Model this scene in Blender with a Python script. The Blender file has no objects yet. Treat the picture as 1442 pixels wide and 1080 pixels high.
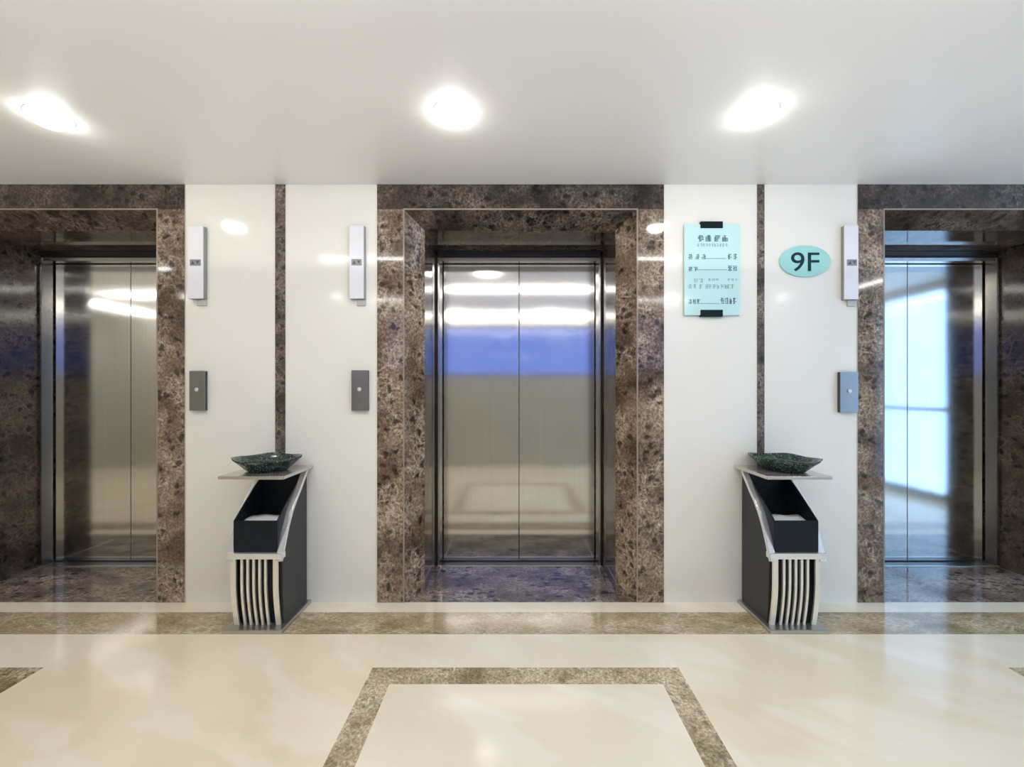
import bpy, bmesh, math, random
from mathutils import Vector, Matrix

C = bpy.context.scene.collection
random.seed(4)

# ------------------------------------------------------------------ helpers
def obj(name, bm, mats, parent=None, smooth=False, bevel=0.0, auto=False):
    me = bpy.data.meshes.new(name)
    bmesh.ops.recalc_face_normals(bm, faces=bm.faces[:])
    bm.to_mesh(me); bm.free()
    if not isinstance(mats, (list, tuple)):
        mats = [mats]
    for m in mats:
        me.materials.append(m)
    if smooth:
        for p in me.polygons:
            p.use_smooth = True
    o = bpy.data.objects.new(name, me)
    C.objects.link(o)
    if parent is not None:
        o.parent = parent
    if bevel > 0:
        b = o.modifiers.new('bevel', 'BEVEL'); b.width = bevel; b.segments = 2
        b.limit_method = 'ANGLE'; b.angle_limit = math.radians(35)
    return o

def tag(o, label=None, cat=None, group=None, kind=None):
    if label: o['label'] = label
    if cat: o['category'] = cat
    if group: o['group'] = group
    if kind: o['kind'] = kind
    return o

def thing(name, loc, label, cat, group=None):
    o = bpy.data.objects.new(name, None); C.objects.link(o)
    o.empty_display_size = 0.05
    o.location = loc
    return tag(o, label, cat, group)

def copy_tree(o, parent=None):
    c = o.copy(); C.objects.link(c)
    if parent is not None: c.parent = parent
    for ch in list(o.children):
        copy_tree(ch, c)
    return c

def box(bm, x0, x1, y0, y1, z0, z1, mi=0):
    vs = [bm.verts.new(p) for p in ((x0,y0,z0),(x1,y0,z0),(x1,y1,z0),(x0,y1,z0),
                                    (x0,y0,z1),(x1,y0,z1),(x1,y1,z1),(x0,y1,z1))]
    for f in ((3,2,1,0),(4,5,6,7),(0,1,5,4),(1,2,6,5),(2,3,7,6),(3,0,4,7)):
        fc = bm.faces.new([vs[i] for i in f]); fc.material_index = mi
    return vs

def BM(): return bmesh.new()

def boxbm(*a):
    bm = BM(); box(bm, *a); return bm

def quad(bm, a, b, c, d, mi=0):
    f = bm.faces.new([bm.verts.new(p) for p in (a, b, c, d)]); f.material_index = mi
    return f

def prism_x(bm, pts, x0, x1):
    """polygon in (y,z) extruded along x"""
    A = [bm.verts.new((x0, y, z)) for y, z in pts]
    B = [bm.verts.new((x1, y, z)) for y, z in pts]
    n = len(pts)
    bm.faces.new(A); bm.faces.new(list(reversed(B)))
    for i in range(n):
        bm.faces.new((A[i], B[i], B[(i+1) % n], A[(i+1) % n]))

def ribbon(bm, pts, x0, x1, t):
    """band of width x0..x1 and thickness t following points in (y,z)"""
    n = len(pts)
    rows = []
    for i, (y, z) in enumerate(pts):
        a = pts[max(0, i-1)]; b = pts[min(n-1, i+1)]
        dy, dz = b[0]-a[0], b[1]-a[1]
        l = math.hypot(dy, dz) or 1
        ny, nz = -dz/l, dy/l
        rows.append([bm.verts.new((x0, y, z)), bm.verts.new((x1, y, z)),
                     bm.verts.new((x1, y+ny*t, z+nz*t)), bm.verts.new((x0, y+ny*t, z+nz*t))])
    for r, s in zip(rows, rows[1:]):
        for i in range(4):
            j = (i+1) % 4
            bm.faces.new((r[i], r[j], s[j], s[i]))
    bm.faces.new(list(reversed(rows[0]))); bm.faces.new(rows[-1])

def lathe(bm, prof, seg=48, cx=0, cy=0, wob=None, sx=1, sy=1):
    rings = []
    for k, (r, z) in enumerate(prof):
        if r < 1e-6:
            rings.append([bm.verts.new((cx, cy, z))]); continue
        ring = []
        for i in range(seg):
            a = 2*math.pi*i/seg
            rr = r*(1+(wob(a, k) if wob else 0))
            ring.append(bm.verts.new((cx+sx*rr*math.cos(a), cy+sy*rr*math.sin(a), z)))
        rings.append(ring)
    for A, B in zip(rings, rings[1:]):
        for i in range(seg):
            j = (i+1) % seg
            if len(A) == 1 and len(B) == 1: continue
            if len(A) == 1: bm.faces.new((A[0], B[i], B[j]))
            elif len(B) == 1: bm.faces.new((A[i], A[j], B[0]))
            else: bm.faces.new((A[i], A[j], B[j], B[i]))

def cyl_y(bm, cx, cz, r, y0, y1, seg=24):
    """disc facing -y"""
    A = [bm.verts.new((cx+r*math.cos(2*math.pi*i/seg), y0, cz+r*math.sin(2*math.pi*i/seg))) for i in range(seg)]
    B = [bm.verts.new((v.co.x, y1, v.co.z)) for v in A]
    bm.faces.new(A); bm.faces.new(list(reversed(B)))
    for i in range(seg):
        bm.faces.new((A[i], B[i], B[(i+1) % seg], A[(i+1) % seg]))

def text_bm(s, size, depth, squash=1.0):
    cu = bpy.data.curves.new('t', 'FONT'); cu.body = s; cu.size = size; cu.extrude = depth
    cu.align_x = 'CENTER'; cu.align_y = 'CENTER'; cu.offset = 0.0
    o = bpy.data.objects.new('t', cu); C.objects.link(o)
    bpy.context.view_layer.update()
    me = bpy.data.meshes.new_from_object(o.evaluated_get(bpy.context.evaluated_depsgraph_get()))
    bm = BM(); bm.from_mesh(me)
    bpy.data.objects.remove(o); bpy.data.meshes.remove(me); bpy.data.curves.remove(cu)
    xs = [v.co.x for v in bm.verts]; ys = [v.co.y for v in bm.verts]
    mx, my = (min(xs)+max(xs))/2, (min(ys)+max(ys))/2
    for v in bm.verts:                       # stand the text up, facing -y
        x, y, z = v.co
        v.co = ((x-mx)*squash, -z, y-my)
    return bm

# ------------------------------------------------------------------ materials
def new_mat(name):
    m = bpy.data.materials.new(name); m.use_nodes = True
    nt = m.node_tree
    b = nt.nodes['Principled BSDF']
    return m, nt, b

def N(nt, t, **kw):
    n = nt.nodes.new(t)
    for k, v in kw.items():
        if k in n.inputs: n.inputs[k].default_value = v
        else: setattr(n, k, v)
    return n

def L(nt, a, b): nt.links.new(a, b)

def simple(name, col, rough=0.5, metal=0.0, spec=0.5, coat=0.0, noise=0.0, nscale=30.0):
    m, nt, b = new_mat(name)
    b.inputs['Roughness'].default_value = rough
    b.inputs['Metallic'].default_value = metal
    b.inputs['Specular IOR Level'].default_value = spec
    b.inputs['Coat Weight'].default_value = coat
    tc = N(nt, 'ShaderNodeTexCoord')
    ns = N(nt, 'ShaderNodeTexNoise', Scale=nscale, Detail=4.0)
    L(nt, tc.outputs['Object'], ns.inputs['Vector'])
    mx = N(nt, 'ShaderNodeMix', data_type='RGBA')
    mx.inputs[6].default_value = (*[c*(1-noise) for c in col], 1)
    mx.inputs[7].default_value = (*[min(1, c*(1+noise)) for c in col], 1)
    L(nt, ns.outputs['Fac'], mx.inputs[0])
    L(nt, mx.outputs[2], b.inputs['Base Color'])
    return m

def emit(name, col, s):
    m = bpy.data.materials.new(name); m.use_nodes = True
    nt = m.node_tree; nt.nodes.clear()
    e = N(nt, 'ShaderNodeEmission'); e.inputs['Color'].default_value = (*col, 1); e.inputs['Strength'].default_value = s
    o = N(nt, 'ShaderNodeOutputMaterial'); L(nt, e.outputs[0], o.inputs[0])
    return m

def ramp(nt, fac, stops, interp='LINEAR'):
    r = N(nt, 'ShaderNodeValToRGB'); e = r.color_ramp.elements
    r.color_ramp.interpolation = interp
    while len(e) < len(stops): e.new(0.5)
    for i, (p, c) in enumerate(stops):
        e[i].position = p
        e[i].color = (*c, 1) if len(c) == 3 else c
    L(nt, fac, r.inputs['Fac'])
    return r.outputs['Color']

def mixc(nt, fac, a, b, blend='MIX'):
    m = N(nt, 'ShaderNodeMix', data_type='RGBA', blend_type=blend)
    if isinstance(fac, (int, float)): m.inputs[0].default_value = fac
    else: L(nt, fac, m.inputs[0])
    for i, v in ((6, a), (7, b)):
        if isinstance(v, tuple): m.inputs[i].default_value = (*v, 1)
        else: L(nt, v, m.inputs[i])
    return m.outputs[2]

def emperador(name, dark, mid, light, vein, vein_amt=0.6, scale=1.0, rough=0.07, stretch=(1, 1, 1), spots=1.0, grain=0.9, rot=0.0):
    """brown breccia marble: clouded ground, pale vein web, dark pits"""
    m, nt, b = new_mat(name)
    tc = N(nt, 'ShaderNodeTexCoord')
    mp = N(nt, 'ShaderNodeMapping'); mp.inputs['Scale'].default_value = [scale*s for s in stretch]; mp.inputs['Rotation'].default_value = (0, 0, rot)
    L(nt, tc.outputs['Object'], mp.inputs['Vector'])
    w = N(nt, 'ShaderNodeTexNoise', Scale=9.0, Detail=5.0, Roughness=0.6)
    L(nt, mp.outputs[0], w.inputs['Vector'])
    ws = N(nt, 'ShaderNodeVectorMath', operation='MULTIPLY_ADD')
    ws.inputs[1].default_value = (0.11, 0.11, 0.11)
    L(nt, w.outputs['Color'], ws.inputs[0]); L(nt, mp.outputs[0], ws.inputs[2])
    big = N(nt, 'ShaderNodeTexNoise', Scale=2.6, Detail=7.0, Roughness=0.65, Distortion=0.8)
    L(nt, ws.outputs[0], big.inputs['Vector'])
    base = ramp(nt, big.outputs['Fac'], [(0.30, dark), (0.47, mid), (0.62, light), (0.72, mid)])
    v1 = N(nt, 'ShaderNodeTexVoronoi', feature='DISTANCE_TO_EDGE', Scale=15.0)
    L(nt, ws.outputs[0], v1.inputs['Vector'])
    e1 = ramp(nt, v1.outputs['Distance'], [(0.0, (0.8, 0.8, 0.8)), (0.05, (0.4,)*3), (0.14, (0, 0, 0))])
    v2 = N(nt, 'ShaderNodeTexVoronoi', feature='DISTANCE_TO_EDGE', Scale=42.0)
    L(nt, ws.outputs[0], v2.inputs['Vector'])
    e2 = ramp(nt, v2.outputs['Distance'], [(0.0, (0.9,)*3), (0.12, (0.5,)*3), (0.26, (0, 0, 0))])
    br = N(nt, 'ShaderNodeTexNoise', Scale=5.0, Detail=3.0)
    L(nt, mp.outputs[0], br.inputs['Vector'])
    brk = ramp(nt, br.outputs['Fac'], [(0.40, (0, 0, 0)), (0.60, (1, 1, 1))])
    web = mixc(nt, 1.0, e1, e2, 'ADD')
    web = mixc(nt, 1.0, web, brk, 'MULTIPLY')
    fac = N(nt, 'ShaderNodeMath', operation='MULTIPLY'); fac.inputs[1].default_value = vein_amt
    bw = N(nt, 'ShaderNodeRGBToBW'); L(nt, web, bw.inputs[0]); L(nt, bw.outputs[0], fac.inputs[0])
    fac.use_clamp = True
    col = mixc(nt, fac.outputs[0], base, vein)
    # dark pits
    v3 = N(nt, 'ShaderNodeTexVoronoi', feature='F1', Scale=19.0)
    L(nt, ws.outputs[0], v3.inputs['Vector'])
    pit = ramp(nt, v3.outputs['Distance'], [(0.22, (1, 1, 1)), (0.42, (0, 0, 0))])
    pr = N(nt, 'ShaderNodeRGBToBW'); L(nt, pit, pr.inputs[0])
    sel = N(nt, 'ShaderNodeRGBToBW'); L(nt, v3.outputs['Color'], sel.inputs[0])
    st = N(nt, 'ShaderNodeMath', operation='GREATER_THAN'); st.inputs[1].default_value = 0.40
    L(nt, sel.outputs[0], st.inputs[0])
    pm = N(nt, 'ShaderNodeMath', operation='MULTIPLY'); L(nt, pr.outputs[0], pm.inputs[0]); L(nt, st.outputs[0], pm.inputs[1])
    pm2 = N(nt, 'ShaderNodeMath', operation='MULTIPLY'); pm2.inputs[1].default_value = 0.8*spots; L(nt, pm.outputs[0], pm2.inputs[0])
    col = mixc(nt, pm2.outputs[0], col, tuple(c*0.35 for c in dark))
    # fine grain
    gn = N(nt, 'ShaderNodeTexNoise', Scale=75.0, Detail=4.0, Roughness=0.7)
    L(nt, mp.outputs[0], gn.inputs['Vector'])
    gr = ramp(nt, gn.outputs['Fac'], [(0.34, (0.42,)*3), (0.50, (1.0,)*3), (0.66, (1.75,)*3)])
    col = mixc(nt, grain, col, gr, 'MULTIPLY')
    L(nt, col, b.inputs['Base Color'])
    b.inputs['Roughness'].default_value = rough
    b.inputs['Specular IOR Level'].default_value = 0.5
    return m

def cream(name, a, b_, vein, rough=0.12, scale=1.0, spec=0.5, vamt=0.55):
    m, nt, b = new_mat(name)
    tc = N(nt, 'ShaderNodeTexCoord')
    mp = N(nt, 'ShaderNodeMapping'); mp.inputs['Scale'].default_value = (scale,)*3
    mp.inputs['Rotation'].default_value = (0, 0, 0.5)
    L(nt, tc.outputs['Object'], mp.inputs['Vector'])
    n1 = N(nt, 'ShaderNodeTexNoise', Scale=1.6, Detail=5.0, Roughness=0.5, Distortion=0.3)
    L(nt, mp.outputs[0], n1.inputs['Vector'])
    base = ramp(nt, n1.outputs['Fac'], [(0.32, a), (0.66, b_)])
    st = N(nt, 'ShaderNodeMapping'); st.inputs['Scale'].default_value = (1.0, 3.0, 1.0)
    L(nt, mp.outputs[0], st.inputs['Vector'])
    n2 = N(nt, 'ShaderNodeTexNoise', Scale=1.7, Detail=4.0, Roughness=0.45, Distortion=0.4)
    L(nt, st.outputs[0], n2.inputs['Vector'])
    vf = ramp(nt, n2.outputs['Fac'], [(0.50, (0, 0, 0)), (0.60, (vamt,)*3), (0.72, (vamt*0.8,)*3)])
    bw = N(nt, 'ShaderNodeRGBToBW'); L(nt, vf, bw.inputs[0])
    col = mixc(nt, bw.outputs[0], base, vein)
    L(nt, col, b.inputs['Base Color'])
    b.inputs['Roughness'].default_value = rough
    b.inputs['Specular IOR Level'].default_value = spec
    return m

def steel(name, col, rough=0.11, bump=0.06, aniso=0.75):
    """vertically brushed stainless steel"""
    m, nt, b = new_mat(name)
    b.inputs['Metallic'].default_value = 1.0
    b.inputs['Roughness'].default_value = rough
    b.inputs['Anisotropic'].default_value = aniso
    tg = N(nt, 'ShaderNodeTangent', direction_type='RADIAL', axis='Z')
    L(nt, tg.outputs[0], b.inputs['Tangent'])
    tc = N(nt, 'ShaderNodeTexCoord')
    mp = N(nt, 'ShaderNodeMapping'); mp.inputs['Scale'].default_value = (160.0, 160.0, 0.8)
    L(nt, tc.outputs['Object'], mp.inputs['Vector'])
    ns = N(nt, 'ShaderNodeTexNoise', Scale=1.0, Detail=3.0)
    L(nt, mp.outputs[0], ns.inputs['Vector'])
    c = mixc(nt, ns.outputs['Fac'], tuple(x*0.9 for x in col), tuple(min(1, x*1.08) for x in col))
    L(nt, c, b.inputs['Base Color'])
    # slow waviness of the sheet, mostly across its width
    mp2 = N(nt, 'ShaderNodeMapping'); mp2.inputs['Scale'].default_value = (5.0, 5.0, 0.9)
    L(nt, tc.outputs['Object'], mp2.inputs['Vector'])
    n2 = N(nt, 'ShaderNodeTexNoise', Scale=1.0, Detail=1.0)
    L(nt, mp2.outputs[0], n2.inputs['Vector'])
    bp = N(nt, 'ShaderNodeBump', Strength=bump, Distance=0.02)
    L(nt, n2.outputs['Fac'], bp.inputs['Height'])
    L(nt, bp.outputs[0], b.inputs['Normal'])
    return m

M = {}
M['marble'] = emperador('dark_emperador_marble', (0.038, 0.023, 0.015), (0.118, 0.078, 0.052),
                        (0.235, 0.17, 0.112), (0.50, 0.40, 0.30), 0.55)
M['marble_top'] = emperador('darkened_emperador_lintel', (0.010, 0.007, 0.006), (0.030, 0.022, 0.018),
                        (0.070, 0.051, 0.038), (0.25, 0.20, 0.16), 0.35)  # darker slab tone, with its dark reflection put into the colour
M['marble_inner'] = emperador('dark_emperador_marble_shaded', (0.015, 0.010, 0.007), (0.050, 0.033, 0.023),
                        (0.095, 0.066, 0.046), (0.26, 0.20, 0.15), 0.35, grain=0.5)  # same marble darkened: the shade of the recess is in the colour
M['marble_floor'] = emperador('dark_emperador_floor', (0.04, 0.028, 0.02), (0.12, 0.088, 0.066),
                        (0.22, 0.17, 0.13), (0.46, 0.38, 0.31), 0.6, stretch=(0.7, 1.2, 1))
M['border'] = emperador('tan_marble_border', (0.19, 0.14, 0.065), (0.36, 0.285, 0.155),
                        (0.47, 0.34, 0.22), (0.72, 0.62, 0.45), 0.55, scale=0.8, rough=0.1, stretch=(0.9, 2.2, 1), spots=0.3, grain=0.6, rot=0.6)
M['inlay'] = emperador('tan_marble_inlay', (0.16, 0.12, 0.055), (0.30, 0.24, 0.13),
                       (0.52, 0.40, 0.26), (0.74, 0.65, 0.47), 0.6, scale=1.2, rough=0.1, spots=0.5, grain=0.8, rot=0.6)
M['strip'] = emperador('dark_marble_strip', (0.02, 0.014, 0.01), (0.06, 0.044, 0.034),
                       (0.13, 0.10, 0.08), (0.36, 0.30, 0.25), 0.5, scale=1.5, rough=0.3)
M['cream_wall'] = cream('cream_stone_wall', (0.83, 0.81, 0.73), (0.86, 0.84, 0.77), (0.88, 0.86, 0.80), rough=0.11, vamt=0.3)
M['cream_floor'] = cream('cream_marble_floor', (0.82, 0.71, 0.50), (0.89, 0.81, 0.64), (0.94, 0.88, 0.75), rough=0.13)
M['cream_light'] = cream('pale_cream_marble_floor', (0.85, 0.77, 0.59), (0.91, 0.84, 0.69), (0.96, 0.91, 0.80), rough=0.11)
M['ceiling'] = simple('white_ceiling_paint', (0.72, 0.71, 0.695), 0.35, noise=0.01, nscale=2)
M['back_wall'] = cream('greige_back_wall', (0.49, 0.48, 0.44), (0.53, 0.52, 0.48), (0.55, 0.54, 0.50), rough=0.3)
M['steel'] = steel('brushed_steel_door', (0.62, 0.605, 0.57))
M['steel_frame'] = steel('brushed_steel_frame', (0.60, 0.585, 0.555), rough=0.2, bump=0.02)
M['steel_plate'] = steel('brushed_steel_plate', (0.36, 0.355, 0.335), rough=0.3, bump=0.0, aniso=0.4)
M['sill'] = simple('steel_sill', (0.45, 0.44, 0.43), 0.3, 1.0, noise=0.05)
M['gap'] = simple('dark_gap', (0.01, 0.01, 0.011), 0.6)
M['chrome'] = simple('polished_chrome', (0.86, 0.86, 0.86), 0.24, 0.8, noise=0.03)
M['slat'] = simple('satin_metal_slat', (0.86, 0.83, 0.74), 0.3, 0.7, noise=0.03)
M['bin_steel'] = simple('satin_bin_steel', (0.50, 0.48, 0.45), 0.3, 0.9, noise=0.05)
M['tray'] = simple('tray_steel', (0.62, 0.58, 0.53), 0.22, 0.8, noise=0.06)
M['black'] = simple('black_bin_enamel', (0.010, 0.013, 0.016), 0.45, spec=0.25, noise=0.1)
M['black_in'] = simple('black_bucket_plastic', (0.008, 0.012, 0.016), 0.5, spec=0.2, noise=0.1)
M['grey_side'] = simple('charcoal_side_panel', (0.036, 0.037, 0.037), 0.4, spec=0.35, noise=0.08)
M['paper'] = simple('white_paper', (0.78, 0.80, 0.82), 0.8, noise=0.03)
M['lantern'] = simple('white_acrylic', (0.80, 0.80, 0.83), 0.25, noise=0.01)
M['lantern_side'] = simple('grey_housing', (0.30, 0.29, 0.28), 0.35, 0.3, noise=0.03)
M['display'] = simple('grey_display', (0.24, 0.24, 0.25), 0.3)
M['display_dark'] = simple('display_marks', (0.07, 0.07, 0.08), 0.3)
M['dark_side'] = simple('dark_plate_edge', (0.05, 0.05, 0.045), 0.5)
M['button'] = simple('pale_button', (0.70, 0.69, 0.70), 0.3)
M['teal'] = simple('pale_teal_glass', (0.54, 0.80, 0.79), 0.08, noise=0.03, nscale=6)
M['teal2'] = simple('teal_acrylic', (0.36, 0.69, 0.65), 0.12, noise=0.03, nscale=10)
M['ink'] = simple('dark_ink', (0.006, 0.035, 0.042), 0.6, spec=0.2)
M['ink_mid'] = simple('grey_green_ink', (0.06, 0.14, 0.16), 0.6, spec=0.2)
M['ink_pale'] = simple('pale_ink', (0.24, 0.42, 0.43), 0.5)
M['clip'] = simple('black_clip', (0.004, 0.014, 0.016), 0.6, spec=0.15)
M['trim_white'] = simple('white_light_ring', (0.8, 0.8, 0.8), 0.4)
M['frame_alu'] = simple('grey_window_frame', (0.35, 0.37, 0.40), 0.4, 0.5)

def bowl_mat():
    m, nt, b = new_mat('dark_green_stone')
    tc = N(nt, 'ShaderNodeTexCoord')
    n1 = N(nt, 'ShaderNodeTexNoise', Scale=14.0, Detail=6.0, Roughness=0.7, Distortion=1.0)
    L(nt, tc.outputs['Object'], n1.inputs['Vector'])
    base = ramp(nt, n1.outputs['Fac'], [(0.35, (0.006, 0.010, 0.009)), (0.55, (0.018, 0.045, 0.035)), (0.68, (0.06, 0.10, 0.09))])
    v = N(nt, 'ShaderNodeTexVoronoi', Scale=75.0)
    L(nt, tc.outputs['Object'], v.inputs['Vector'])
    sp = ramp(nt, v.outputs['Distance'], [(0.16, (1, 1, 1)), (0.32, (0, 0, 0))])
    bw = N(nt, 'ShaderNodeRGBToBW'); L(nt, sp, bw.inputs[0])
    g = N(nt, 'ShaderNodeMath', operation='MULTIPLY'); g.inputs[1].default_value = 0.6
    L(nt, bw.outputs[0], g.inputs[0])
    col = mixc(nt, g.outputs[0], base, (0.28, 0.36, 0.36))
    L(nt, col, b.inputs['Base Color'])
    b.inputs['Roughness'].default_value = 0.12
    return m
M['bowl'] = bowl_mat()

def pane_mat(name, tint, gloss=0.08):
    m = bpy.data.materials.new(name); m.use_nodes = True
    nt = m.node_tree; nt.nodes.clear()
    t = N(nt, 'ShaderNodeBsdfTransparent'); t.inputs['Color'].default_value = (*tint, 1)
    g = N(nt, 'ShaderNodeBsdfGlossy'); g.inputs['Roughness'].default_value = 0.02
    mx = N(nt, 'ShaderNodeMixShader'); mx.inputs[0].default_value = gloss
    L(nt, t.outputs[0], mx.inputs[1]); L(nt, g.outputs[0], mx.inputs[2])
    o = N(nt, 'ShaderNodeOutputMaterial'); L(nt, mx.outputs[0], o.inputs[0])
    return m
M['glass'] = pane_mat('window_glass', (0.92, 0.95, 1.0))
M['blue_glass'] = pane_mat('blue_tinted_glass', (0.42, 0.41, 0.57))
M['lamp'] = emit('downlight_glow', (1.0, 0.97, 0.92), 42.0)
M['lamp_back'] = emit('back_downlight_glow', (1.0, 0.97, 0.90), 30.0)
M['ring'] = emit('self_glowing_rim', (1.0, 0.98, 0.94), 1.6)  # trim ring emits a little itself, so no dark arc rings the lens
M['strip_glow'] = emit('strip_light_glow', (1.0, 0.98, 0.94), 38.0)

# ------------------------------------------------------------------ dimensions (metres; front wall face is y = 0)
PX = 245.0
HC = 2.40                         # ceiling height
CAMZ = 300/PX
XL, XR, YB = -6.4, 4.6, -3.1
YD = 0.49                         # back of the lift recess
LIFTS = [(-2.71, 0.824), (0.045, 0.82), (2.80, 0.816)]
WO, WM, SO = 1.08, 0.95, 0.27      # outer lifts: unseen outer side widened, shaped for the door reflections
W1, W2, S1 = 0.67, 0.575, 0.118    # opening at the face, inside the splay, splay depth
H1, H2 = 2.257, 2.18

# ------------------------------------------------------------------ floor (inlaid marble, one slab)
def floor():
    sq = []
    for c, w in ((-2.735, 0.672), (0.056, 0.672), (2.85, 0.672)):
        sq.append((c-w, c+w))
    T = 0.1036
    xs = {XL, XR}
    for a, b in sq: xs |= {a, a+T, b-T, b}
    LX = [(LIFTS[0][0]-WO, LIFTS[0][0]+LIFTS[0][1]), (LIFTS[1][0]-0.82, LIFTS[1][0]+0.82), (LIFTS[2][0]-LIFTS[2][1], LIFTS[2][0]+WO)]
    for a, b in LX: xs |= {a, b}
    ys = {0.70, 0.0, -0.107, -0.313, -0.563, -0.563-T, -1.906+T, -1.906, YB}
    xs = sorted(xs); ys = sorted(ys)
    bm = BM()
    grid = {}
    def v(i, j):
        if (i, j) not in grid: grid[i, j] = bm.verts.new((xs[i], ys[j], 0))
        return grid[i, j]
    for i in range(len(xs)-1):
        for j in range(len(ys)-1):
            x = (xs[i]+xs[i+1])/2; y = (ys[j]+ys[j+1])/2
            mi = 0
            if y > 0:
                mi = 4 if any(a < x < b for a, b in LX) else 0
            elif y > -0.107: mi = 1
            elif y > -0.313: mi = 2
            else:
                for a, b in sq:
                    if a < x < b:
                        mi = 1 if y > -1.906 else 0
                        if y < -0.563 and y > -1.906:
                            inside = a+T < x < b-T and -1.906+T < y < -0.563-T
                            mi = 1 if inside else 3
            f = bm.faces.new((v(i, j), v(i+1, j), v(i+1, j+1), v(i, j+1)))
            f.material_index = mi
    bot = boxbm
    # thickness
    r = bmesh.ops.extrude_face_region(bm, geom=bm.faces[:])
    for e in r['geom']:
        if isinstance(e, bmesh.types.BMVert): e.co.z = -0.05
    o = obj('floor', bm, [M['cream_floor'], M['cream_light'], M['border'], M['inlay'], M['marble_floor']])
    tag(o, kind='structure')
floor()

# ceiling
tag(obj('ceiling', boxbm(XL-0.15, XR+0.15, YB-0.15, 0.85, HC, HC+0.06), M['ceiling']), kind='structure')

# front wall: cream piers between the lifts
bm = BM()
edges = [XL] + [e for c, w in LIFTS for e in (c-w, c+w)] + [XR]
edges[1] = LIFTS[0][0]-WO; edges[6] = LIFTS[2][0]+WO
for i in range(0, len(edges), 2):
    box(bm, edges[i], edges[i+1], 0.0, 0.7, 0.0, HC)
box(bm, XL, XR, 0.7, 0.85, 0.0, HC)
tag(obj('wall_front', bm, M['cream_wall']), kind='structure')

# other walls
W2X0, W2X1, W2Z0, W2Z1 = -1.75, 2.25, 1.42, 2.26       # band window in the back wall
bm = BM()
box(bm, XL, W2X0, YB-0.15, YB, 0, HC+0.06); box(bm, W2X1, XR, YB-0.15, YB, 0, HC+0.06)
box(bm, W2X0, W2X1, YB-0.15, YB, 0, W2Z0); box(bm, W2X0, W2X1, YB-0.15, YB, W2Z1, HC+0.06)
tag(obj('wall_back', bm, M['back_wall']), kind='structure')
tag(obj('wall_left', boxbm(XL-0.15, XL, YB-0.15, 0.7, 0, HC+0.06), M['back_wall']), kind='structure')
W1Y0, W1Y1, W1Z0, W1Z1 = -3.02, -0.62, 0.03, 2.36        # tall glazing in the right end wall
bm = BM()
box(bm, XR, XR+0.15, YB-0.15, W1Y0, 0, HC+0.06); box(bm, XR, XR+0.15, W1Y1, 0.7, 0, HC+0.06)
box(bm, XR, XR+0.15, W1Y0, W1Y1, 0, W1Z0); box(bm, XR, XR+0.15, W1Y0, W1Y1, W1Z1, HC+0.06)
tag(obj('wall_right', bm, M['back_wall']), kind='structure')

def window(name, axis, a0, a1, z0, z1, at, pane, bars, zbar):
    root = bpy.data.objects.new(name, None); C.objects.link(root); root['kind'] = 'structure'
    def B(bm, p0, p1, q0, q1, t0, t1):
        if axis == 'x': box(bm, t0, t1, p0, p1, q0, q1)
        else: box(bm, p0, p1, t0, t1, q0, q1)
    bm = BM(); f = 0.05
    t0, t1 = at, at+0.06
    B(bm, a0, a0+f, z0, z1, t0, t1); B(bm, a1-f, a1, z0, z1, t0, t1)
    B(bm, a0+f, a1-f, z0, z0+f, t0, t1); B(bm, a0+f, a1-f, z1-f, z1, t0, t1)
    for k in range(1, bars):
        p = a0+(a1-a0)*k/bars
        B(bm, p-0.02, p+0.02, z0+f, z1-f, t0, t1)
    if zbar: B(bm, a0+f, a1-f, zbar-0.02, zbar+0.02, t0+0.005, t1-0.005)
    obj('window_frame', bm, M['frame_alu'], root)
    bm = BM(); B(bm, a0+f, a1-f, z0+f, z1-f, at+0.025, at+0.035)
    obj('pane', bm, pane, root)
window('window_1', 'x', W1Y0, W1Y1, W1Z0, W1Z1, XR+0.04, M['glass'], 2, 1.0)
window('window_2', 'y', W2X0, W2X1, W2Z0, W2Z1, YB-0.10, M['blue_glass'], 1, None)

# dark marble strips up the cream piers
for i, (x0, x1) in enumerate(((388, 402), (1066, 1076))):
    o = obj('trim_%d' % (4+i), boxbm((x0-722)/PX, (x1-722)/PX, -0.004, 0.0, 0, HC), M['strip'])
    tag(o, kind='structure')

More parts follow.
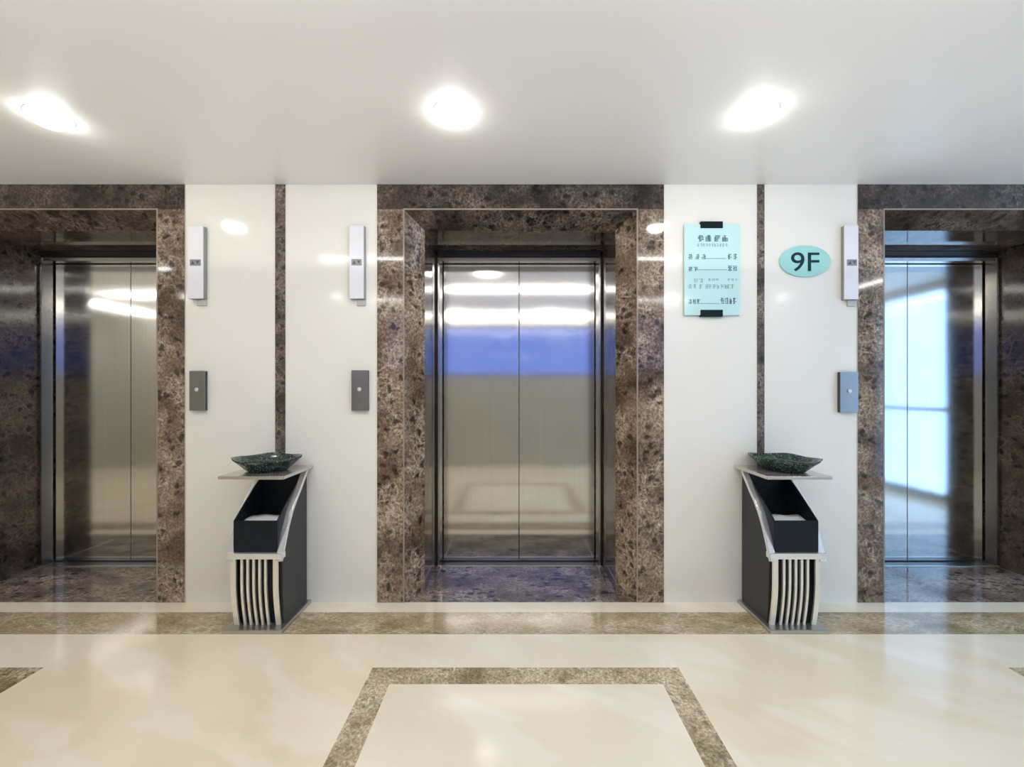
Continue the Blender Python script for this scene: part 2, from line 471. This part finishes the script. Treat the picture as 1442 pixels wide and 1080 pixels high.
# ------------------------------------------------------------------ lift surrounds and doors
def surround(n, c, w):
    bm = BM()
    y0 = -0.004
    wl = wr = w; a1 = b1 = W1; sl = sr = S1
    if n == 1: wl, a1, sl = WO, WM, SO
    if n == 3: wr, b1, sr = WO, WM, SO
    l0, r0, l1, r1, l2, r2 = c-wl-0.003, c+wr+0.003, c-a1, c+b1, c-W2, c+W2
    ye = YD+0.13
    quad(bm, (l0, y0, 0), (l1, y0, 0), (l1, y0, H1), (l0, y0, H1))
    quad(bm, (r1, y0, 0), (r0, y0, 0), (r0, y0, H1), (r1, y0, H1))
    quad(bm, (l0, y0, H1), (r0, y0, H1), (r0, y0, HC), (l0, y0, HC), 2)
    # splayed sides and top, from the polished edge back to the deep reveal
    quad(bm, (l1, y0, 0), (l2, sl, 0), (l2, sl, H2), (l1, y0, H1))
    quad(bm, (r2, sr, 0), (r1, y0, 0), (r1, y0, H1), (r2, sr, H2))
    m = S1
    def on(side):                       # point of the side splay at depth S1
        if side < 0:
            u = (S1-y0)/(sl-y0); return (l1+(l2-l1)*u, S1)
        u = (S1-y0)/(sr-y0); return (r1+(r2-r1)*u, S1)
    la, ra = on(-1)[0], on(1)[0]
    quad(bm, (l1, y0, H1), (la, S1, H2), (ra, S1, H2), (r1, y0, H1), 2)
    if n == 1: bm.faces.new([bm.verts.new(p) for p in ((l1, y0, H1), (la, S1, H2), (l2, sl, H2))])
    if n == 3: bm.faces.new([bm.verts.new(p) for p in ((r1, y0, H1), (ra, S1, H2), (r2, sr, H2))])
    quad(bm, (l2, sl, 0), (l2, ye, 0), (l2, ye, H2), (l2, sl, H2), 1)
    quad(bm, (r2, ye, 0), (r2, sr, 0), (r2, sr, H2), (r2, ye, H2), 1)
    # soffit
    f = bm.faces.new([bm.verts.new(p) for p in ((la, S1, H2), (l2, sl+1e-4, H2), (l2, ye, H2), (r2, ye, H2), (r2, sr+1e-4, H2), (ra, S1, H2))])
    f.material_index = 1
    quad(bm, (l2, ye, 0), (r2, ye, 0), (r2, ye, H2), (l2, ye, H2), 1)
    bmesh.ops.remove_doubles(bm, verts=bm.verts[:], dist=1e-5)
    # thin polished arris along the splay edge
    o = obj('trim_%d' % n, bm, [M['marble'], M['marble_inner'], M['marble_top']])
    tag(o, kind='structure')
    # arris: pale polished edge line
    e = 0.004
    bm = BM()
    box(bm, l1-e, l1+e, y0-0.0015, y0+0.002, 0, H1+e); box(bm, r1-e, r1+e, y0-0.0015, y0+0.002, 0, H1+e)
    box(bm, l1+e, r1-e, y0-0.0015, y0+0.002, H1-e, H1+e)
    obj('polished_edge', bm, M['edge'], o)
    return o
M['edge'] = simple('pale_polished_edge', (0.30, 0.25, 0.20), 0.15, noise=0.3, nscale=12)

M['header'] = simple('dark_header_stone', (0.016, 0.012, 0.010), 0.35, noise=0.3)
DOORTOP = 2.135
def lift_door(c, label):
    t = thing('elevator_door', (c, YD, 0), label, 'elevator door', 'brushed steel elevator doors')
    wo, wi = W2-0.012, W2-0.034
    # frame: splayed steel jambs and header
    bm = BM()
    d = 0.062
    for s in (-1, 1):
        a = [(s*wo, 0, 0), (s*(wo-0.012), 0, 0), (s*wi, d, 0), (s*wo, d, 0)]
        lo = [bm.verts.new(p) for p in a]; hi = [bm.verts.new((x, y, DOORTOP)) for x, y, z in a]
        bm.faces.new(lo); bm.faces.new(hi)
        for i in range(4):
            bm.faces.new((lo[i], lo[(i+1) % 4], hi[(i+1) % 4], hi[i]))
    box(bm, -(wo-0.012), wo-0.012, 0.004, d, DOORTOP-0.022, DOORTOP)
    obj('door_frame', bm, M['steel_frame'], t)
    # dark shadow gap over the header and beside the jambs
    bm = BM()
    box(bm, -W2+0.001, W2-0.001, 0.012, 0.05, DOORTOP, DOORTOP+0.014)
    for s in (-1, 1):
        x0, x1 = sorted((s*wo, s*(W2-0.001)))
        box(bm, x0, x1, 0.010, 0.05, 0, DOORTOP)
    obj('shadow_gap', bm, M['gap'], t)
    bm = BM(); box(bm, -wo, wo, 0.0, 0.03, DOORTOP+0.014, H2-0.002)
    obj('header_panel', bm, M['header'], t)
    # two sliding leaves
    for s in (-1, 1):
        x0, x1 = (-wi+0.006, -0.0022) if s < 0 else (0.0022, wi-0.006)
        o = obj('door_leaf', boxbm(x0, x1, d+0.010, d+0.04, 0.008, DOORTOP-0.026), M['steel'], t, bevel=0.0015)
    # sill
    bm = BM()
    box(bm, -wo, wo, -0.012, 0.003, 0, 0.004)
    obj('sill_edge', bm, M['sill'], t)
    bm = BM(); box(bm, -wi, wi, 0.006, d+0.055, 0, 0.003)
    obj('sill', bm, M['sill_dark'], t)
    return t
M['sill_dark'] = simple('dark_sill', (0.10, 0.10, 0.105), 0.35, 0.8, noise=0.1)
DL = ['left elevator with brushed steel sliding doors cut off by the left edge',
      'centre elevator with brushed steel doors reflecting a blue band',
      'right elevator with steel doors glowing pale blue from window light']
for i, (c, w) in enumerate(LIFTS):
    surround(i+1, c, w)
    lift_door(c, DL[i])
# thin steel floor bead round each recess floor
for i, (c, w) in enumerate(LIFTS):
    bm = BM()
    for s in (-1, 1):
        x = c+s*(W2-0.035)
        box(bm, x-0.004, x+0.004, S1+0.0, YD-0.012, 0, 0.002)
    o = obj('trim_%d' % (6+i), bm, M['sill']); tag(o, kind='structure')

# ------------------------------------------------------------------ hall lanterns
def X(px): return (px-722)/PX
def Z(py): return (848-py)/PX
def lantern(x0, x1, z0, z1, label):
    w, h = x1-x0, z1-z0
    t = thing('hall_lantern', ((x0+x1)/2, 0, z0), label, 'elevator indicator light', 'hall lanterns on the cream wall')
    obj('housing', boxbm(-w/2, w/2, -0.022, 0.0, 0, h), M['lantern_side'], t, bevel=0.002)
    fp = obj('front_panel', boxbm(-w/2-0.001, w/2-0.004, -0.030, -0.022, 0.0, h+0.001), M['lantern'], t, bevel=0.002)
    zc = h*0.495
    obj('display', boxbm(-w*0.36, w*0.33, -0.0312, -0.030, zc-0.018, zc+0.018), M['display'], t)
    bm = BM()
    # up and down direction marks
    for s, cx in ((1, -w*0.17), (-1, w*0.14)):
        a = 0.010
        vs = [(cx-a, -0.0318, zc-s*a), (cx+a, -0.0318, zc-s*a), (cx, -0.0318, zc+s*a)]
        bm.faces.new([bm.verts.new(p) for p in vs])
    obj('arrow_marks', bm, M['display_dark'], t)
    obj('bracket', boxbm(-w*0.1, w/2, -0.012, 0.0, -0.035, 0.0), M['bracket'], t, bevel=0.002)
    return t
M['bracket'] = simple('pale_bracket', (0.50, 0.49, 0.46), 0.4)
lantern(X(270), X(292), Z(422), Z(321), 'white hall lantern leftmost, on cream wall beside the left elevator')
lantern(X(495), X(515.5), Z(422), Z(320), 'white hall lantern on cream wall just left of the centre elevator')
lantern(X(1184), X(1204), Z(423), Z(320), 'white hall lantern beside the 9F sign, left of the right elevator')

def call_panel(x0, x1, z0, z1, label):
    w, h = x1-x0, z1-z0
    t = thing('call_button_panel', ((x0+x1)/2, 0, z0), label, 'elevator call button', 'elevator call button plates')
    obj('back_box', boxbm(-w/2+0.001, w/2-0.001, -0.020, 0, 0.001, h-0.001), M['dark_side'], t)
    obj('face_plate', boxbm(-w/2, w/2, -0.024, -0.020, 0, h), M['steel_plate'], t, bevel=0.001)
    bm = BM(); cyl_y(bm, 0, h*0.53, 0.013, -0.0265, -0.024)
    ring = obj('button_ring', bm, M['sill'], t)
    bm = BM(); cyl_y(bm, 0, h*0.53, 0.010, -0.029, -0.0265)
    obj('button', bm, M['button'], t)
    return t
call_panel(X(271), X(292.5), Z(578), Z(522.5), 'grey steel call button plate leftmost, beside the left elevator')
call_panel(X(497), X(520), Z(578), Z(521.5), 'grey steel call button plate just left of the centre elevator')
call_panel(X(1179), X(1204), Z(580.5), Z(524), 'bluish steel call button plate beside the right elevator')

# ------------------------------------------------------------------ signs
def directory_sign():
    cx, z0 = X(1001), Z(444.5)
    t = thing('directory_sign', (cx, 0, z0), 'pale teal glass notice with black clips and small lines of writing', 'sign')
    w = 78/PX; h = Z(317)-z0
    obj('panel', boxbm(-w/2, w/2, -0.016, -0.008, 0, h), M['teal'], t, bevel=0.002)
    for z in (h-0.024, -0.008):
        bm = BM(); box(bm, -0.063, 0.063, -0.022, 0.0, z, z+0.038)
        for v in bm.verts: v.co.x += -0.004
        obj('clip', bm, M['clip'], t, bevel=0.002)
    def px(x): return (x-1001)/PX
    def pz(y): return (444.5-y)/PX
    y0, y1 = -0.0166, -0.016
    rnd = random.Random(11)
    def glyph(bm, x0, x1, ya, yb, n=5, th=0.0034):
        """one dense character: a block of short horizontal and vertical strokes"""
        a, b = px(x0), px(x1); c, d = pz(yb), pz(ya)
        for k in range(n):
            z = c+(d-c)*(k+0.5)/n
            i0 = a+(b-a)*rnd.choice((0, 0, 0.12, 0.3)); i1 = b-(b-a)*rnd.choice((0, 0, 0.12, 0.35))
            box(bm, i0, i1, y0, y1, z-th/2, z+th/2)
        for k in range(2):
            x = a+(b-a)*rnd.choice((0.12, 0.3, 0.5, 0.7, 0.88))
            e = rnd.choice((0, 0.3)); f = rnd.choice((1, 0.75))
            box(bm, x-th/2, x+th/2, y0-0.0002, y1, c+(d-c)*e, c+(d-c)*f)
    bm = BM()
    for a in (981, 991.5, 1004, 1015): glyph(bm, a, a+8, 332.5, 341.5, 5, 0.0046)
    obj('title_lettering', bm, M['ink_mid'], t)
    bm = BM()
    for k in range(11): glyph(bm, 980.5+k*3.9, 983+k*3.9, 344, 348.6, 2, 0.0028)
    obj('subtitle_lettering', bm, M['ink_pale'], t)
    def row(xs, ya, yb, wch, n=4, th=0.003, mat='ink_mid'):
        bm = BM()
        for x in xs: glyph(bm, x, x+wch, ya, yb, n, th)
        obj('row_lettering', bm, M[mat], t)
    row((967.5, 977, 986), 359, 366.5, 6, 4)
    row((1023, 1030), 358.5, 366.5, 5.5, 4, 0.0036)
    row((968, 975), 376.5, 383, 5.5, 4)
    row((1023, 1030), 375, 382.5, 5.5, 4, 0.0036)
    row((968, 974, 980), 422, 429, 4.8, 4)
    row((1012, 1018, 1024, 1030), 420, 429, 5, 4, 0.0036)
    for a, b, y in ((991, 1020, 365.3), (980, 1022, 381), (984, 1011, 428.3)):
        obj('leader_line', boxbm(px(a), px(b), y0, y1, pz(y)-0.0022, pz(y)+0.0022), M['ink_pale'], t)
    row((975.5, 982), 393, 399, 5.5, 3, 0.003, 'ink_pale')
    row((996, 1001, 1006), 393, 396.5, 3.6, 2, 0.0026, 'ink_pale')
    row((1023, 1028, 1033), 393, 396.5, 3.6, 2, 0.0026, 'ink_pale')
    row((967.5, 975, 982.5, 991, 996, 1001, 1006, 1012, 1017, 1022, 1027), 401, 407.5, 4.4, 3, 0.0028, 'ink_pale')
directory_sign()

def floor_sign():
    cx, cz = X(1132.5), Z(368.5)
    a, b = 36/PX, 22/PX
    t = thing('floor_number_sign', (cx, 0, cz-b), 'teal oval sign reading 9F in dark lettering', 'sign')
    bm = BM(); n = 64
    fr = [bm.verts.new((a*math.cos(2*math.pi*i/n), -0.010, b+b*math.sin(2*math.pi*i/n))) for i in range(n)]
    bk = [bm.verts.new((v.co.x, 0.0, v.co.z)) for v in fr]
    bm.faces.new(fr); bm.faces.new(list(reversed(bk)))
    for i in range(n): bm.faces.new((fr[i], bk[i], bk[(i+1) % n], fr[(i+1) % n]))
    obj('plate', bm, M['teal2'], t, bevel=0.0015)
    bm = text_bm('9F', 0.15, 0.0012)
    xs = [v.co.x for v in bm.verts]; zs = [v.co.z for v in bm.verts]
    sx = (39.5/PX)/(max(xs)-min(xs)); sz = (26.5/PX)/(max(zs)-min(zs))
    for v in bm.verts: v.co = (v.co.x*sx-0.002, v.co.y-0.011, v.co.z*sz+b-0.004)
    obj('lettering', bm, M['ink'], t)
floor_sign()

# ------------------------------------------------------------------ downlights
def downlight(x, y, label, lampmat, group, r=0.078):
    t = thing('ceiling_downlight', (x, y, HC), label, 'ceiling light', group)
    bm = BM(); lathe(bm, [(r*0.86, -0.001), (r*0.90, -0.005), (r*0.97, -0.005), (r, -0.002), (r, 0.0), (r*0.86, 0.0), (r*0.86, -0.001)], 40)
    obj('trim_ring', bm, M['ring'], t, smooth=True)
    bm = BM(); lathe(bm, [(r*0.86, -0.004), (r*0.80, -0.018), (r*0.62, -0.032), (r*0.35, -0.040), (0, -0.043)], 40)
    obj('lens', bm, lampmat, t, smooth=True)
    return t
downlight(-2.0, -0.597, 'glowing round downlight at the left of the ceiling', M['lamp'], 'front row of ceiling downlights')
downlight(-0.256, -0.628, 'glowing round downlight at the middle of the ceiling', M['lamp'], 'front row of ceiling downlights')
downlight(1.04, -0.628, 'glowing round downlight at the right of the ceiling', M['lamp'], 'front row of ceiling downlights')
for x in (-4.1, -2.2, -0.9, 0.55, 2.0, 3.4):
    downlight(x, -2.85, 'round downlight near the back wall behind the viewer', M['lamp_back'], 'back row of ceiling downlights', 0.07)

def strip_light(x0, x1, y0, y1, label):
    cx, cy = (x0+x1)/2, (y0+y1)/2
    a, b = (x1-x0)/2, (y1-y0)/2
    t = thing('strip_light', (cx, cy, HC), label, 'ceiling light', 'linear ceiling strip lights')
    bm = BM(); box(bm, -a-0.012, a+0.012, -b-0.012, b+0.012, -0.012, 0.0)
    obj('housing', bm, M['trim_white'], t)
    obj('diffuser', boxbm(-a, a, -b, b, -0.022, -0.012), M['strip_glow'], t)
strip_light(-1.7, 1.5, -1.335, -1.30, 'long white strip light across the ceiling above the viewer')
strip_light(-1.9, 2.3, -3.05, -3.015, 'long white strip light along the top of the back wall')
strip_light(-4.95, -3.3, -1.645, -1.61, 'white strip light across the ceiling at the left')
strip_light(-5.68, -5.62, -3.0, -1.4, 'white strip light running away from the elevators at far left')
strip_light(3.9, 3.96, -2.4, -1.3, 'white strip light running away from the elevators at right')

# ------------------------------------------------------------------ litter bins
CURVE = [(-0.022, 0.757), (-0.06, 0.715), (-0.10, 0.668), (-0.145, 0.622), (-0.185, 0.572),
         (-0.218, 0.515), (-0.246, 0.45), (-0.268, 0.395), (-0.284, 0.352)]
def make_bin():
    t = thing('litter_bin', (0, 0, 0), 'x', 'litter bin', 'black and chrome litter bins between the elevators')
    bm = BM(); box(bm, -0.150, 0.150, -0.315, -0.004, 0, 0.020)
    obj('base_plate', bm, M['bin_steel'], t, bevel=0.004)
    side = [(-0.014, 0.020), (-0.014, 0.760)] + CURVE + [(-0.296, 0.25), (-0.288, 0.14), (-0.262, 0.020)]
    side = [(-0.014, 0.020), (-0.014, 0.764)] + CURVE + [(-0.268, 0.34), (-0.262, 0.2), (-0.250, 0.020)]
    for s in (-1, 1):
        bm = BM(); prism_x(bm, side, s*0.126, s*0.114)
        obj('side_panel', bm, M['grey_side'], t)
    obj('back_panel', boxbm(-0.114, 0.114, -0.020, -0.010, 0.020, 0.772), M['black'], t)
    obj('front_panel', boxbm(-0.114, 0.114, -0.246, -0.238, 0.020, 0.372), M['black'], t)
    for s in (-1, 1):
        bm = BM()
        ribbon(bm, CURVE, s*0.140, s*0.110, -0.020)
        tab = BM()
        obj('curved_trim', bm, M['chrome'], t, bevel=0.002)
    bm = BM(); box(bm, -0.142, 0.142, -0.302, -0.262, 0.368, 0.398)
    obj('front_bar', bm, M['chrome'], t, bevel=0.004)
    # bowed slats over the dark front
    prof = []
    for k in range(15):
        u = k/14
        z = 0.020+0.349*u
        y = -0.254-0.028*math.sin(min(1, u*1.5)*math.pi/2)
        prof.append((y, z))
    centres = [-0.109, -0.066, -0.036, -0.006, 0.024, 0.054, 0.104]
    widths = [0.026, 0.012, 0.012, 0.012, 0.012, 0.012, 0.024]
    for cx, w in zip(centres, widths):
        bm = BM(); ribbon(bm, prof, cx-w/2, cx+w/2, 0.010)
        obj('slat', bm, M['slat'], t)
    # inner bucket, open at the top, with the rim rising to the back
    bm = BM()
    fr = (-0.284, 0.400, 0.557)
    rim = [(-0.284, 0.557), (-0.20, 0.626), (-0.12, 0.690), (-0.030, 0.752)]
    sidep = [(-0.030, 0.400), (-0.284, 0.400)] + rim
    prism_x(bm, sidep, -0.112, -0.106); prism_x(bm, sidep, 0.106, 0.112)
    box(bm, -0.106, 0.106, -0.284, -0.277, 0.400, 0.557)
    box(bm, -0.106, 0.106, -0.277, -0.030, 0.400, 0.408)
    box(bm, -0.106, 0.106, -0.037, -0.030, 0.408, 0.752)
    obj('inner_bucket', bm, M['black_in'], t)
    obj('bucket_shelf', boxbm(-0.105, 0.105, -0.276, -0.038, 0.525, 0.533), M['black_in'], t)
    obj('top_tray', boxbm(-0.168, 0.160, -0.318, -0.004, 0.773, 0.790), M['tray'], t, bevel=0.003)
    return t
binL = make_bin()
binR = copy_tree(binL)
binL.location = (-1.303, 0, 0); binL['label'] = 'black and chrome litter bin left of the centre elevator'
binR.location = (1.437, 0, 0); binR['label'] = 'black and chrome litter bin under the 9F sign, right of centre elevator'

def wob(a, k): return 0.018*math.sin(3*a+0.6)+0.014*math.sin(7*a+1.1)+0.008*math.sin(13*a)
def make_bowl():
    bm = BM()
    prof = [(0, 0.0), (0.095, 0.0), (0.112, 0.006), (0.140, 0.030), (0.166, 0.050), (0.184, 0.064), (0.186, 0.071), (0.178, 0.072),
            (0.160, 0.056), (0.13, 0.034), (0.09, 0.018), (0, 0.013)]
    lathe(bm, prof, 72, wob=wob, sy=0.80)
    for v in bm.verts:                      # slightly wavy lip
        r = math.hypot(v.co.x, v.co.y/0.80)
        if r > 0.15:
            a = math.atan2(v.co.y, v.co.x)
            v.co.z += (r-0.15)/0.04*0.006*math.sin(4*a+0.4)
    return obj('stone_bowl', bm, M['bowl'], smooth=True)
b1 = make_bowl(); b1.scale = (0.93, 0.93, 1.0); b2 = b1.copy(); C.objects.link(b2)
b1.location = (-1.318, -0.158, 0.790)
b2.location = (1.456, -0.158, 0.790); b2.rotation_euler.z = 2.2
tag(b1, 'dark green stone bowl on the tray of the left litter bin', 'bowl', 'stone bowls on the litter bins')
tag(b2, 'dark green stone bowl on the bin tray under the 9F sign', 'bowl', 'stone bowls on the litter bins')

def make_paper(x, y, rz, label):
    bm = BM(); n = 8
    g = [[bm.verts.new((-0.098+0.196*i/n, -0.045+0.09*j/4, 0.002+0.012*(j/4)+0.003*math.sin(i*1.3+j))) for i in range(n+1)] for j in range(5)]
    for j in range(4):
        for i in range(n):
            bm.faces.new((g[j][i], g[j][i+1], g[j+1][i+1], g[j+1][i]))
    o = obj('paper_sheet', bm, M['paper'], smooth=True)
    so = o.modifiers.new('thick', 'SOLIDIFY'); so.thickness = 0.002; so.offset = 1
    o.location = (x, y, 0.533); o.rotation_euler.z = rz
    tag(o, label, 'paper', 'white papers in the bins')
make_paper(-1.303, -0.195, 0.02, 'white paper sheet inside the litter bin left of centre')
make_paper(1.437, -0.195, -0.02, 'white paper sheet inside the litter bin right of centre')

# ------------------------------------------------------------------ light from the sky beyond the windows, plus an added ceiling fill
w = bpy.data.worlds.new('World'); bpy.context.scene.world = w
w.use_nodes = True
bg = w.node_tree.nodes['Background']
bg.inputs['Color'].default_value = (0.40, 0.66, 1.0, 1); bg.inputs['Strength'].default_value = 4.4

def area(name, loc, sx, sy, power, col, rot):
    l = bpy.data.lights.new(name, 'AREA'); l.shape = 'RECTANGLE'; l.size = sx; l.size_y = sy
    l.energy = power; l.color = col
    o = bpy.data.objects.new(name, l); C.objects.link(o); o.location = loc; o.rotation_euler = rot
    return o

area('ceiling_fill', (-0.5, -1.10, 1.90), 9.0, 2.1, 21.0, (1.0, 0.965, 0.91), (math.pi, 0, 0))  # added fill lamp without a fixture, brightens the ceiling from below

# ------------------------------------------------------------------ camera
cam = bpy.data.cameras.new('Camera'); co = bpy.data.objects.new('Camera', cam); C.objects.link(co)
co.location = (0, -2.4, CAMZ); co.rotation_euler = (math.pi/2, 0, 0)
cam.sensor_width = 36; cam.lens = 36*588/1442
cam.shift_x = -1/1442; cam.shift_y = 8/1442
cam.clip_start = 0.02
sc = bpy.context.scene
sc.camera = co
sc.view_settings.view_transform = 'Standard'
sc.view_settings.look = 'None'
sc.view_settings.exposure = 0.0
sc.cycles.max_bounces = 10
sc.cycles.diffuse_bounces = 6
sc.cycles.glossy_bounces = 6
